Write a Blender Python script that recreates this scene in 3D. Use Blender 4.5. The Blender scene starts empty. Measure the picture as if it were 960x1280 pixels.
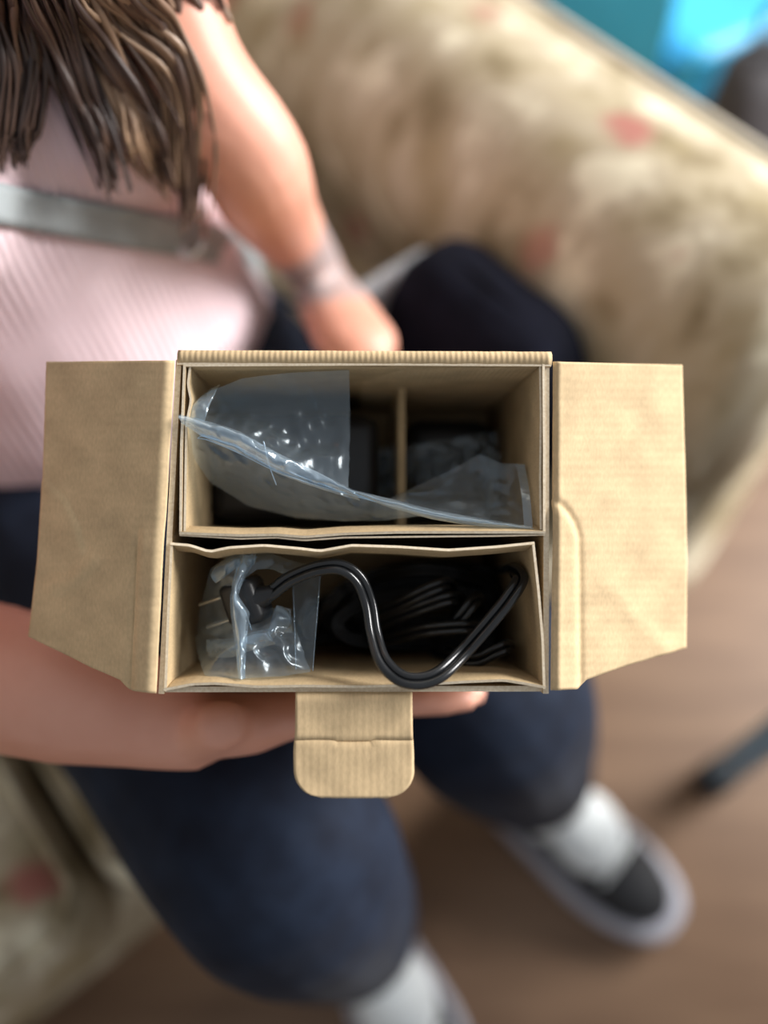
import bpy, bmesh, math, random
from mathutils import Vector, Matrix, noise
random.seed(7)
scene = bpy.context.scene
COL = scene.collection

# ------------------------------------------------------------------ camera, world, light
CAM = Vector((0, 0, 1.15)); TILT = math.radians(30); FPX = 1100.0
cd = bpy.data.cameras.new('camera'); cam = bpy.data.objects.new('camera', cd); COL.objects.link(cam)
cam.location = CAM; cam.rotation_euler = (TILT, 0, 0)
cd.sensor_fit = 'AUTO'; cd.sensor_width = 36.0; cd.lens = FPX / 1280 * 36
cd.clip_start = 0.01
cd.dof.use_dof = True; cd.dof.focus_distance = 0.421; cd.dof.aperture_fstop = 1.4
scene.camera = cam

world = bpy.data.worlds.new('room_daylight'); scene.world = world; world.use_nodes = True
bg = world.node_tree.nodes['Background']
bg.inputs[0].default_value = (0.93, 0.96, 1.0, 1); bg.inputs[1].default_value = 0.33

def area(name, loc, target, size, sizey, power, color):
    l = bpy.data.lights.new(name, 'AREA'); l.shape = 'RECTANGLE'; l.size = size; l.size_y = sizey
    l.energy = power; l.color = color
    o = bpy.data.objects.new(name, l); COL.objects.link(o); o.location = loc
    o.rotation_euler = (Vector(target) - Vector(loc)).to_track_quat('-Z', 'Y').to_euler()
    return o
# daylight from the room's window, up and to the right of the picture: upright, at window height
area('window_right_offscreen', (2.75, 1.30, 2.05), (0.05, 0.30, 2.05), 1.9, 1.6, 255, (1.0, 0.985, 0.965))

vs = scene.view_settings
vs.view_transform = 'Standard'; vs.look = 'None'; vs.gamma = 1; vs.use_curve_mapping = False
vs.exposure = 0.35
scene.cycles.use_denoising = True
scene.cycles.transparent_max_bounces = 24

# ------------------------------------------------------------------ pixel -> place helpers
FW = Vector((0, math.sin(TILT), -math.cos(TILT))); RT = Vector((1, 0, 0)); UP = Vector((0, math.cos(TILT), math.sin(TILT)))
def B(px, py, d):
    return CAM + d * (FW + RT * ((px - 480) / FPX) + UP * ((640 - py) / FPX))
def PZ(px, py, z):
    r = FW + RT * ((px - 480) / FPX) + UP * ((640 - py) / FPX)
    return CAM + r * ((z - CAM.z) / r.z)

# ------------------------------------------------------------------ materials
def new_mat(name):
    m = bpy.data.materials.new(name); m.use_nodes = True
    nt = m.node_tree; p = nt.nodes['Principled BSDF']
    return m, nt, p
def N(nt, typ, **kw):
    n = nt.nodes.new(typ)
    for k, v in kw.items():
        if k in n.inputs.keys(): n.inputs[k].default_value = v
        else: setattr(n, k, v)
    return n
def ramp(nt, src, stops):
    r = nt.nodes.new('ShaderNodeValToRGB'); e = r.color_ramp.elements
    while len(e) < len(stops): e.new(0.5)
    for el, (pos, c) in zip(e, stops):
        el.position = pos; el.color = (*c, 1) if len(c) == 3 else c
    nt.links.new(src, r.inputs[0]); return r
def bump(nt, p, src, strength, dist):
    b = N(nt, 'ShaderNodeBump'); b.inputs['Strength'].default_value = strength; b.inputs['Distance'].default_value = dist
    nt.links.new(src, b.inputs['Height']); nt.links.new(b.outputs[0], p.inputs['Normal']); return b
def coords(nt, kind='Object', scale=(1, 1, 1), rot=(0, 0, 0)):
    t = nt.nodes.new('ShaderNodeTexCoord'); mp = nt.nodes.new('ShaderNodeMapping')
    mp.inputs['Scale'].default_value = scale; mp.inputs['Rotation'].default_value = rot
    nt.links.new(t.outputs[kind], mp.inputs[0]); return mp.outputs[0]
def mottled(name, c1, c2, scale=40, rough=0.6, bstr=0.0, bdist=0.001, spec=0.5, sheen=0.0, detail=4):
    m, nt, p = new_mat(name); co = coords(nt)
    n = N(nt, 'ShaderNodeTexNoise'); n.inputs['Scale'].default_value = scale; n.inputs['Detail'].default_value = detail
    nt.links.new(co, n.inputs['Vector'])
    r = ramp(nt, n.outputs['Fac'], [(0.3, c1), (0.7, c2)]); nt.links.new(r.outputs[0], p.inputs['Base Color'])
    p.inputs['Roughness'].default_value = rough; p.inputs['Specular IOR Level'].default_value = spec
    if sheen: p.inputs['Sheen Weight'].default_value = sheen
    if bstr: bump(nt, p, n.outputs['Fac'], bstr, bdist)
    return m

def cardboard(name, c, pitch, axis, bstr):
    """kraft board; UV is in metres, flute ridges along one UV axis"""
    m, nt, p = new_mat(name); uv = coords(nt, 'UV')
    n = N(nt, 'ShaderNodeTexNoise'); n.inputs['Scale'].default_value = 55; n.inputs['Detail'].default_value = 6
    nt.links.new(uv, n.inputs['Vector'])
    n2 = N(nt, 'ShaderNodeTexNoise'); n2.inputs['Scale'].default_value = 900; n2.inputs['Detail'].default_value = 3
    nt.links.new(coords(nt, 'UV', (1, .35, 1)), n2.inputs['Vector'])
    a = tuple(x * .86 for x in c); b = tuple(min(1, x * 1.12) for x in c)
    r = ramp(nt, n.outputs['Fac'], [(0.3, a), (0.7, b)])
    r2 = ramp(nt, n2.outputs['Fac'], [(0.3, (.80, .80, .80)), (0.7, (1.0, 1.0, 1.0))])
    mx = nt.nodes.new('ShaderNodeMixRGB'); mx.blend_type = 'MULTIPLY'; mx.inputs[0].default_value = 0.7
    nt.links.new(r.outputs[0], mx.inputs[1]); nt.links.new(r2.outputs[0], mx.inputs[2])
    nt.links.new(mx.outputs[0], p.inputs['Base Color']); p.inputs['Roughness'].default_value = 0.8
    p.inputs['Specular IOR Level'].default_value = 0.25
    w = nt.nodes.new('ShaderNodeTexWave'); w.bands_direction = axis; w.wave_profile = 'SIN'
    w.inputs['Scale'].default_value = 2 * math.pi / pitch / 20.0; w.inputs['Distortion'].default_value = 0.6
    w.inputs['Detail Scale'].default_value = 40
    nt.links.new(uv, w.inputs['Vector'])
    ad = nt.nodes.new('ShaderNodeMath'); ad.operation = 'MULTIPLY_ADD'; ad.inputs[1].default_value = 0.45
    nt.links.new(n2.outputs['Fac'], ad.inputs[0]); nt.links.new(w.outputs['Fac'], ad.inputs[2])
    bump(nt, p, ad.outputs[0], bstr, 0.0006)
    return m
KRAFT = (0.60, 0.445, 0.26)
M = {}
M['flap'] = cardboard('kraft_flap', KRAFT, 0.0046, 'Y', 0.09)
M['flute'] = cardboard('kraft_flute', KRAFT, 0.0027, 'X', 0.32)
M['tab'] = cardboard('kraft_tab', KRAFT, 0.004, 'X', 0.1)
M['inner'] = cardboard('kraft_inner', (0.50, 0.365, 0.205), 0.004, 'X', 0.06)
M['edge'] = mottled('kraft_cut_edge', (0.66, 0.54, 0.38), (0.80, 0.70, 0.54), 700, 0.85)

def film(name, tint, haze, rough, fres):
    """thin clear polythene: mostly see-through, glossy, a little milky, tinted blue for reflected sky"""
    m, nt, p = new_mat(name); nt.nodes.remove(p); out = nt.nodes['Material Output']
    tr = N(nt, 'ShaderNodeBsdfTransparent'); tr.inputs[0].default_value = (*tint, 1)
    gl = N(nt, 'ShaderNodeBsdfGlossy'); gl.inputs['Roughness'].default_value = rough
    gl.inputs[0].default_value = (0.86, 0.95, 1, 1)
    df = N(nt, 'ShaderNodeBsdfDiffuse'); df.inputs[0].default_value = (0.62, 0.78, 0.93, 1)  # blue put into the haze colour in place of a sky reflection
    tl = N(nt, 'ShaderNodeBsdfTranslucent'); tl.inputs[0].default_value = (0.62, 0.78, 0.93, 1)
    fr = N(nt, 'ShaderNodeLayerWeight'); fr.inputs['Blend'].default_value = 0.5
    mr = N(nt, 'ShaderNodeMapRange'); mr.interpolation_type = 'SMOOTHSTEP'
    for k_, v_ in zip(('From Min', 'From Max', 'To Min', 'To Max'), (0.05, 1.0, 0.055, fres)): mr.inputs[k_].default_value = v_
    nt.links.new(fr.outputs['Facing'], mr.inputs['Value'])
    no = N(nt, 'ShaderNodeTexNoise'); no.inputs['Scale'].default_value = 60; no.inputs['Detail'].default_value = 3
    nt.links.new(coords(nt), no.inputs['Vector'])
    b = N(nt, 'ShaderNodeBump'); b.inputs['Strength'].default_value = 0.35; b.inputs['Distance'].default_value = 0.004
    nt.links.new(no.outputs['Fac'], b.inputs['Height'])
    nt.links.new(b.outputs[0], gl.inputs['Normal']); nt.links.new(b.outputs[0], fr.inputs['Normal'])
    ml = N(nt, 'ShaderNodeMixShader'); ml.inputs[0].default_value = 0.5
    nt.links.new(df.outputs[0], ml.inputs[1]); nt.links.new(tl.outputs[0], ml.inputs[2])
    m1 = N(nt, 'ShaderNodeMixShader'); m1.inputs[0].default_value = haze
    nt.links.new(tr.outputs[0], m1.inputs[1]); nt.links.new(ml.outputs[0], m1.inputs[2])
    m2 = N(nt, 'ShaderNodeMixShader'); nt.links.new(mr.outputs[0], m2.inputs[0])
    nt.links.new(m1.outputs[0], m2.inputs[1]); nt.links.new(gl.outputs[0], m2.inputs[2])
    nt.links.new(m2.outputs[0], out.inputs[0]); return m
M['film'] = film('clear_film', (0.88, 0.93, 0.975), 0.14, 0.26, 0.45)
M['film_fold_glint'] = film('film_fold_glint', (0.9, 0.94, 0.97), 0.42, 0.11, 0.75)  # doubled film, made milkier to stand in for bright highlights on the folds
M['film_seam'] = film('film_seam', (0.9, 0.94, 0.97), 0.55, 0.2, 0.6)

M['cable'] = mottled('black_cable', (0.006, 0.007, 0.008), (0.012, 0.013, 0.015), 80, 0.24, spec=0.55)
M['black_plastic'] = mottled('black_plastic', (0.006, 0.007, 0.009), (0.014, 0.014, 0.016), 60, 0.4)
M['metal'] = mottled('brushed_metal', (0.55, 0.55, 0.55), (0.7, 0.7, 0.7), 200, 0.3); M['metal'].node_tree.nodes['Principled BSDF'].inputs['Metallic'].default_value = 1
M['trousers'] = mottled('navy_cloth', (0.004, 0.007, 0.017), (0.009, 0.016, 0.034), 35, 0.8, 0.3, 0.002, 0.2, 0.03)
M['sock'] = mottled('white_knit', (0.72, 0.76, 0.78), (0.85, 0.88, 0.88), 60, 0.8, 0.3, 0.001)
M['sole'] = mottled('pale_rubber', (0.40, 0.40, 0.46), (0.50, 0.50, 0.56), 30, 0.55)
M['sneaker_black'] = mottled('black_canvas', (0.006, 0.007, 0.009), (0.015, 0.016, 0.02), 90, 0.7)
M['bag_cloth'] = mottled('midnight_cloth', (0.003, 0.0036, 0.008), (0.007, 0.008, 0.017), 30, 0.9, 0.3, 0.002, 0.12)
M['bag_grey'] = mottled('grey_webbing', (0.27, 0.30, 0.31), (0.33, 0.36, 0.37), 60, 0.7)
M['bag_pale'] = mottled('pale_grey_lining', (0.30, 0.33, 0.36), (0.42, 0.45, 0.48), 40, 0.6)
M['blue_plastic'] = mottled('sky_blue_plastic', (0.05, 0.42, 0.72), (0.06, 0.46, 0.78), 10, 0.4)
M['blue_metal'] = mottled('dull_blue_paint', (0.15, 0.26, 0.35), (0.19, 0.31, 0.41), 20, 0.45)
M['charcoal'] = mottled('charcoal_shade', (0.035, 0.032, 0.036), (0.055, 0.05, 0.055), 30, 0.8, 0.3, 0.002)
M['rubber'] = mottled('dark_rubber', (0.012, 0.012, 0.014), (0.02, 0.02, 0.022), 30, 0.7)
M['wood'] = mottled('dark_wood', (0.03, 0.015, 0.008), (0.06, 0.03, 0.015), 20, 0.5)
M['eye'] = mottled('eye_white', (0.75, 0.73, 0.7), (0.8, 0.78, 0.75), 20, 0.2)
M['iris'] = mottled('brown_iris', (0.03, 0.015, 0.01), (0.06, 0.03, 0.02), 90, 0.2)
M['lips'] = mottled('lip_skin', (0.45, 0.16, 0.14), (0.5, 0.2, 0.17), 60, 0.45)

# skin with an inked band round the wrist
WL = B(402, 322, 0.690)
def skin_material():
    m, nt, p = new_mat('skin'); co = coords(nt)
    n = N(nt, 'ShaderNodeTexNoise'); n.inputs['Scale'].default_value = 14; n.inputs['Detail'].default_value = 5
    nt.links.new(co, n.inputs['Vector'])
    r = ramp(nt, n.outputs['Fac'], [(0.3, (0.60, 0.27, 0.185)), (0.7, (0.70, 0.36, 0.265))])
    vm = N(nt, 'ShaderNodeVectorMath'); vm.operation = 'DISTANCE'; vm.inputs[1].default_value = WL
    g = nt.nodes.new('ShaderNodeNewGeometry')
    nt.links.new(g.outputs['Position'], vm.inputs[0])
    n2 = N(nt, 'ShaderNodeTexNoise'); n2.inputs['Scale'].default_value = 70
    nt.links.new(co, n2.inputs['Vector'])
    rr = ramp(nt, vm.outputs['Value'], [(0.036, (1, 1, 1)), (0.054, (0, 0, 0))])
    r3 = ramp(nt, n2.outputs['Fac'], [(0.35, (0.6, 0.6, 0.6)), (0.55, (0.9, 0.9, 0.9))])
    mu = N(nt, 'ShaderNodeMath'); mu.operation = 'MULTIPLY'
    nt.links.new(rr.outputs[0], mu.inputs[0]); nt.links.new(r3.outputs[0], mu.inputs[1])
    mx = nt.nodes.new('ShaderNodeMixRGB'); nt.links.new(mu.outputs[0], mx.inputs[0])
    nt.links.new(r.outputs[0], mx.inputs[1]); mx.inputs[2].default_value = (0.30, 0.28, 0.29, 1)
    nt.links.new(mx.outputs[0], p.inputs['Base Color'])
    p.inputs['Roughness'].default_value = 0.5; p.inputs['Subsurface Weight'].default_value = 0.08
    p.inputs['Subsurface Radius'].default_value = (0.02, 0.008, 0.004); p.inputs['Subsurface Scale'].default_value = 0.4
    bump(nt, p, n2.outputs['Fac'], 0.08, 0.001)
    return m
M['skin'] = skin_material()

def knit_material():
    m, nt, p = new_mat('pink_rib_knit')
    # ribs run down the body: bands across the shoulder line
    a = math.atan2(0.63, 0.777)
    co = coords(nt, 'Object', (1, 1, 1), (0, 0, -a))
    w = nt.nodes.new('ShaderNodeTexWave'); w.bands_direction = 'X'
    w.inputs['Scale'].default_value = 2 * math.pi / 0.0062 / 20; w.inputs['Distortion'].default_value = 0.5
    nt.links.new(co, w.inputs['Vector'])
    kn = N(nt, 'ShaderNodeTexNoise'); kn.inputs['Scale'].default_value = 30; nt.links.new(co, kn.inputs['Vector'])
    r = ramp(nt, kn.outputs['Fac'], [(0.3, (0.72, 0.55, 0.59)), (0.7, (0.77, 0.60, 0.64))])
    nt.links.new(r.outputs[0], p.inputs['Base Color']); p.inputs['Roughness'].default_value = 0.85
    p.inputs['Sheen Weight'].default_value = 0.15
    bump(nt, p, w.outputs['Fac'], 0.4, 0.002); return m
M['knit'] = knit_material()

def hair_material():
    m, nt, p = new_mat('brown_hair')
    at = nt.nodes.new('ShaderNodeAttribute'); at.attribute_name = 'tone'
    r = ramp(nt, at.outputs['Fac'], [(0.0, (0.028, 0.016, 0.014)), (0.5, (0.10, 0.055, 0.038)), (1.0, (0.34, 0.22, 0.14))])
    nt.links.new(r.outputs[0], p.inputs['Base Color']); p.inputs['Roughness'].default_value = 0.42
    return m
M['hair'] = hair_material()

BLOOMS = [(805, 150, .685, .020), (868, 290, .67, .014), (632, 8, .685, .016), (462, 262, .43, .012), (760, 330, .60, .010), (905, 470, .66, .010), (60, 1075, .42, .012)]
def fabric_material():
    m, nt, p = new_mat('floral_upholstery'); co = coords(nt, 'Object', (1, 1, 0.45))
    n = N(nt, 'ShaderNodeTexNoise'); n.inputs['Scale'].default_value = 17; n.inputs['Detail'].default_value = 3
    nt.links.new(co, n.inputs['Vector'])
    r = ramp(nt, n.outputs['Fac'], [(0.34, (0.24, 0.19, 0.11)), (0.44, (0.40, 0.335, 0.225)), (0.55, (0.44, 0.375, 0.27)), (0.62, (0.66, 0.60, 0.45))])
    v = N(nt, 'ShaderNodeTexVoronoi'); v.inputs['Scale'].default_value = 10; v.inputs['Randomness'].default_value = 1
    nn = N(nt, 'ShaderNodeTexNoise'); nn.inputs['Scale'].default_value = 30
    nt.links.new(co, nn.inputs['Vector'])
    ad = nt.nodes.new('ShaderNodeMixRGB'); ad.blend_type = 'ADD'; ad.inputs[0].default_value = 0.03
    nt.links.new(co, ad.inputs[1]); nt.links.new(nn.outputs['Color'], ad.inputs[2])
    nt.links.new(ad.outputs[0], v.inputs['Vector'])
    petal = ramp(nt, v.outputs['Distance'], [(0.10, (1, 1, 1)), (0.20, (0, 0, 0))])
    sep = nt.nodes.new('ShaderNodeSeparateColor'); nt.links.new(v.outputs['Color'], sep.inputs[0])
    pick = ramp(nt, sep.outputs[0], [(0.66, (0, 0, 0)), (0.68, (1, 1, 1))])
    mu = N(nt, 'ShaderNodeMath'); mu.operation = 'MULTIPLY'
    nt.links.new(petal.outputs[0], mu.inputs[0]); nt.links.new(pick.outputs[0], mu.inputs[1])
    mx = nt.nodes.new('ShaderNodeMixRGB'); nt.links.new(mu.outputs[0], mx.inputs[0])
    nt.links.new(r.outputs[0], mx.inputs[1]); mx.inputs[2].default_value = (0.36, 0.12, 0.095, 1)
    # larger single blooms of the print
    for px, py, z, rad in BLOOMS:
        vd = N(nt, 'ShaderNodeVectorMath'); vd.operation = 'DISTANCE'; vd.inputs[1].default_value = PZ(px, py, z)
        gm = nt.nodes.new('ShaderNodeNewGeometry'); wob = N(nt, 'ShaderNodeVectorMath'); wob.operation = 'MULTIPLY_ADD'
        wob.inputs[1].default_value = (.03, .03, .03); nt.links.new(nn.outputs['Color'], wob.inputs[0]); nt.links.new(gm.outputs['Position'], wob.inputs[2])
        nt.links.new(wob.outputs[0], vd.inputs[0])
        br = ramp(nt, vd.outputs['Value'], [(rad, (.85, .85, .85)), (rad + .012, (0, 0, 0))])
        mb = nt.nodes.new('ShaderNodeMixRGB'); nt.links.new(br.outputs[0], mb.inputs[0]); nt.links.new(mx.outputs[0], mb.inputs[1])
        mb.inputs[2].default_value = (0.36, 0.125, 0.105, 1); mx = mb
    # leaf sprigs
    v2 = N(nt, 'ShaderNodeTexVoronoi'); v2.inputs['Scale'].default_value = 15
    nt.links.new(ad.outputs[0], v2.inputs['Vector'])
    lf = ramp(nt, v2.outputs['Distance'], [(0.18, (0.55, 0.55, 0.55)), (0.33, (0, 0, 0))])
    mx2 = nt.nodes.new('ShaderNodeMixRGB'); nt.links.new(lf.outputs[0], mx2.inputs[0])
    nt.links.new(mx.outputs[0], mx2.inputs[1]); mx2.inputs[2].default_value = (0.30, 0.24, 0.13, 1)
    nt.links.new(mx2.outputs[0], p.inputs['Base Color'])
    p.inputs['Roughness'].default_value = 0.8; p.inputs['Specular IOR Level'].default_value = 0.25
    return m
M['fabric'] = fabric_material()
M['piping'] = mottled('pale_piping', (0.5, 0.45, 0.36), (0.58, 0.53, 0.44), 40, 0.75)

def floor_material():
    m, nt, p = new_mat('brown_floor')
    co = coords(nt, 'Object', (1.2, 9, 1), (0, 0, math.radians(38)))
    n = N(nt, 'ShaderNodeTexNoise'); n.inputs['Scale'].default_value = 3; n.inputs['Detail'].default_value = 7
    nt.links.new(co, n.inputs['Vector'])
    r = ramp(nt, n.outputs['Fac'], [(0.3, (0.15, 0.083, 0.047)), (0.7, (0.24, 0.145, 0.086))])
    nt.links.new(r.outputs[0], p.inputs['Base Color'])
    p.inputs['Roughness'].default_value = 0.45; p.inputs['Specular IOR Level'].default_value = 0.45
    return m
M['floor'] = floor_material()

# ------------------------------------------------------------------ object helpers
def tag(o, label=None, cat=None, group=None, kind=None):
    if label: o['label'] = label
    if cat: o['category'] = cat
    if group: o['group'] = group
    if kind: o['kind'] = kind
    return o
def thing(name, loc, label, cat, group=None):
    o = bpy.data.objects.new(name, None); o.empty_display_size = 0.05
    COL.objects.link(o); o.location = loc
    o['wl'] = list(loc)
    return tag(o, label, cat, group)
def wloc(o):
    v = Vector((0, 0, 0))
    while o is not None: v += o.location; o = o.parent
    return v
def link(name, me, mats, parent=None, smooth=False):
    if not isinstance(mats, (list, tuple)): mats = [mats]
    for m in mats: me.materials.append(m)
    o = bpy.data.objects.new(name, me); COL.objects.link(o)
    if parent is not None:
        off = wloc(parent); me.transform(Matrix.Translation(-off)); o.parent = parent
    if smooth:
        for f in me.polygons: f.use_smooth = True
    me.update()
    return o
def from_bm(name, bm, mats, parent=None, smooth=False, recalc=True):
    if recalc: bmesh.ops.recalc_face_normals(bm, faces=bm.faces)
    me = bpy.data.meshes.new(name); bm.to_mesh(me); bm.free()
    return link(name, me, mats, parent, smooth)

def loft(bm, rings, cap=True):
    vr = [[bm.verts.new(p) for p in r] for r in rings]
    n = len(vr[0])
    for a, b in zip(vr, vr[1:]):
        for i in range(n): bm.faces.new((a[i], a[(i + 1) % n], b[(i + 1) % n], b[i]))
    if cap:
        bm.faces.new(vr[0][::-1]); bm.faces.new(vr[-1])
    return vr
def ring(c, a, b, n=16):
    return [c + a * math.cos(2 * math.pi * i / n) + b * math.sin(2 * math.pi * i / n) for i in range(n)]
def catmull(pts, k=6):
    P = [Vector(p) for p in pts]
    if len(P) < 3: return [P[0].lerp(P[-1], i / k) for i in range(k + 1)]
    P = [P[0] * 2 - P[1]] + P + [P[-1] * 2 - P[-2]]
    out = []
    for i in range(1, len(P) - 2):
        for j in range(k):
            t = j / k; p0, p1, p2, p3 = P[i - 1:i + 3]
            out.append(0.5 * ((2 * p1) + (p2 - p0) * t + (2 * p0 - 5 * p1 + 4 * p2 - p3) * t * t + (3 * p1 - p0 - 3 * p2 + p3) * t ** 3))
    out.append(P[-2].copy()); return out
def tube(bm, pts, rad, n=10, round_ends=True, ref=None, flat=1.0):
    """tube through pts, radius list; rounded ends"""
    P = [Vector(p) for p in pts]; R = rad if isinstance(rad, (list, tuple)) else [rad] * len(P)
    T = []
    for i in range(len(P)):
        t = (P[min(i + 1, len(P) - 1)] - P[max(i - 1, 0)]); T.append(t.normalized() if t.length > 1e-9 else Vector((0, 0, 1)))
    a = ref or Vector((0.31, 0.2, 0.93))
    a = (a - T[0] * a.dot(T[0])); a = a.normalized() if a.length > 1e-4 else T[0].orthogonal().normalized()
    rings = []
    def put(c, t, r):
        nonlocal a
        a = (a - t * a.dot(t)).normalized(); b = t.cross(a)
        rings.append(ring(c, a * r, b * r * flat, n))
    if round_ends:
        for k in (0.97, 0.8, 0.45): put(P[0] - T[0] * R[0] * k, T[0], R[0] * math.sqrt(1 - k * k))
    for p, t, r in zip(P, T, R): put(p, t, r)
    if round_ends:
        for k in (0.45, 0.8, 0.97): put(P[-1] + T[-1] * R[-1] * k, T[-1], R[-1] * math.sqrt(1 - k * k))
    loft(bm, rings)
def taper(pts, rad, k=6):
    """smooth path with radii interpolated on it"""
    C = catmull(pts, k); m = len(pts) - 1; out = []
    for i in range(len(C)):
        x = i / (len(C) - 1) * m; j = min(int(x), m - 1); f = x - j
        out.append(rad[j] * (1 - f) + rad[j + 1] * f)
    return C, out
def ellipsoid(bm, c, ax, n=14, m=9):
    """ax: three axis vectors"""
    rings = []
    for i in range(1, m):
        th = math.pi * i / m
        rings.append(ring(c - ax[2] * math.cos(th), ax[0] * math.sin(th), ax[1] * math.sin(th), n))
    loft(bm, rings)
def remesh(bm, voxel, smooth=4, name='tmp'):
    bmesh.ops.recalc_face_normals(bm, faces=bm.faces)
    me = bpy.data.meshes.new(name); bm.to_mesh(me); bm.free()
    o = bpy.data.objects.new(name, me); COL.objects.link(o)
    r = o.modifiers.new('r', 'REMESH'); r.mode = 'VOXEL'; r.voxel_size = voxel; r.adaptivity = 0
    s = o.modifiers.new('s', 'SMOOTH'); s.factor = 0.5; s.iterations = smooth
    dg = bpy.context.evaluated_depsgraph_get(); dg.update()
    out = bpy.data.meshes.new_from_object(o.evaluated_get(dg))
    bpy.data.objects.remove(o); bpy.data.meshes.remove(me)
    return out
def rbox(bm, c, ax, bev=0.01, seg=3):
    """bevelled box; ax three half-extent vectors"""
    g = bmesh.ops.create_cube(bm, size=2.0)
    M4 = Matrix.Identity(4)
    lens = [a.length for a in ax]
    for v in g['verts']: v.co = Vector((v.co.x * lens[0], v.co.y * lens[1], v.co.z * lens[2]))
    vs_ = g['verts']; es = list({e for v in vs_ for e in v.link_edges})
    r = bmesh.ops.bevel(bm, geom=es, offset=bev, segments=seg, affect='EDGES', profile=0.5)
    allv = {v for f in r['faces'] for v in f.verts} | {v for v in vs_ if v.is_valid}
    seen = set(allv); stack = list(allv)
    while stack:
        v = stack.pop()
        for e in v.link_edges:
            w = e.other_vert(v)
            if w not in seen: seen.add(w); stack.append(w)
    n = [a.normalized() for a in ax]
    for v in seen: v.co = c + n[0] * v.co.x + n[1] * v.co.y + n[2] * v.co.z

KT = [1.0]
def sheet(name, rows, thick, mats, parent, uvrows=None, smooth=False, side=1):
    """thick sheet from a grid of world points; cut edges take the second material"""
    nr, nc = len(rows), len(rows[0]); thick *= KT[0]
    nor = [[None] * nc for _ in range(nr)]
    for i in range(nr):
        for j in range(nc):
            a = rows[min(i + 1, nr - 1)][j] - rows[max(i - 1, 0)][j]; b = rows[i][min(j + 1, nc - 1)] - rows[i][max(j - 1, 0)]
            nor[i][j] = a.cross(b).normalized() * side
    bm = bmesh.new(); uvl = bm.loops.layers.uv.new('UVMap')
    top = [[bm.verts.new(rows[i][j]) for j in range(nc)] for i in range(nr)]
    bot = [[bm.verts.new(rows[i][j] - nor[i][j] * thick) for j in range(nc)] for i in range(nr)]
    if uvrows is None:
        uvrows = []
        for i in range(nr):
            line = []; acc = 0
            for j in range(nc):
                if j: acc += (rows[i][j] - rows[i][j - 1]).length
                v = sum((rows[k][j] - rows[k - 1][j]).length for k in range(1, i + 1))
                line.append((acc, v))
            uvrows.append(line)
    vuv = {}
    for i in range(nr):
        for j in range(nc): vuv[top[i][j]] = vuv[bot[i][j]] = uvrows[i][j]
    def face(vs_, mi):
        f = bm.faces.new(vs_); f.material_index = mi; f.smooth = smooth and mi == 0
        for l in f.loops: l[uvl].uv = vuv[l.vert]
    for i in range(nr - 1):
        for j in range(nc - 1):
            face((top[i][j], top[i][j + 1], top[i + 1][j + 1], top[i + 1][j]), 0)
            face((bot[i][j], bot[i + 1][j], bot[i + 1][j + 1], bot[i][j + 1]), 0)
    loop = [(0, j) for j in range(nc)] + [(i, nc - 1) for i in range(1, nr)] + [(nr - 1, j) for j in range(nc - 2, -1, -1)] + [(i, 0) for i in range(nr - 2, 0, -1)]
    for (a, b), (c, d) in zip(loop, loop[1:] + loop[:1]):
        face((top[c][d], top[a][b], bot[a][b], bot[c][d]), 1)
    return from_bm(name, bm, mats, parent)

def interp(poly, t):
    """point at fraction t of a polyline (by length in the first two values)"""
    L = [0]
    for a, b in zip(poly, poly[1:]): L.append(L[-1] + math.hypot(b[0] - a[0], b[1] - a[1]))
    x = t * L[-1]
    for k in range(len(poly) - 1):
        if x <= L[k + 1] + 1e-9:
            f = (x - L[k]) / max(1e-9, L[k + 1] - L[k]); return tuple(p + (q - p) * f for p, q in zip(poly[k], poly[k + 1]))
    return poly[-1]

# ------------------------------------------------------------------ sitter's frame: s = the way she faces, p = her left
C0 = Vector((-0.255, 0.49, 0)); FS = Vector((0.63, -0.777, 0)).normalized(); PS = Vector((0.777, 0.63, 0)).normalized(); ZZ = Vector((0, 0, 1))
def W(s, p, z): return C0 + FS * s + PS * p + ZZ * z

# ------------------------------------------------------------------ floor
bm = bmesh.new()
rbox(bm, Vector((0.3, 0.5, -0.02)), [Vector((2.6, 0, 0)), Vector((0, 2.6, 0)), Vector((0, 0, 0.02))], 0.003, 1)
tag(from_bm('floor', bm, M['floor']), 'glossy brown wood-look floor under the sofa and feet', 'floor', kind='structure')

bm = bmesh.new()
rbox(bm, W(-.80, -.5, 1.25), [PS * 2.2, FS * .05, ZZ * 1.25], .004, 1)
tag(from_bm('wall_back', bm, mottled('cream_paint', (0.52, 0.48, 0.42), (0.56, 0.52, 0.46), 8, 0.8)), 'plain cream painted wall behind the sofa', 'wall', kind='structure')
bm = bmesh.new()
rbox(bm, W(-.74, -.5, .045), [PS * 2.2, FS * .01, ZZ * .045], .004, 1)
tag(from_bm('baseboard_back', bm, M['wood']), 'dark wooden baseboard along the wall behind the sofa', 'baseboard', kind='structure')

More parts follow.
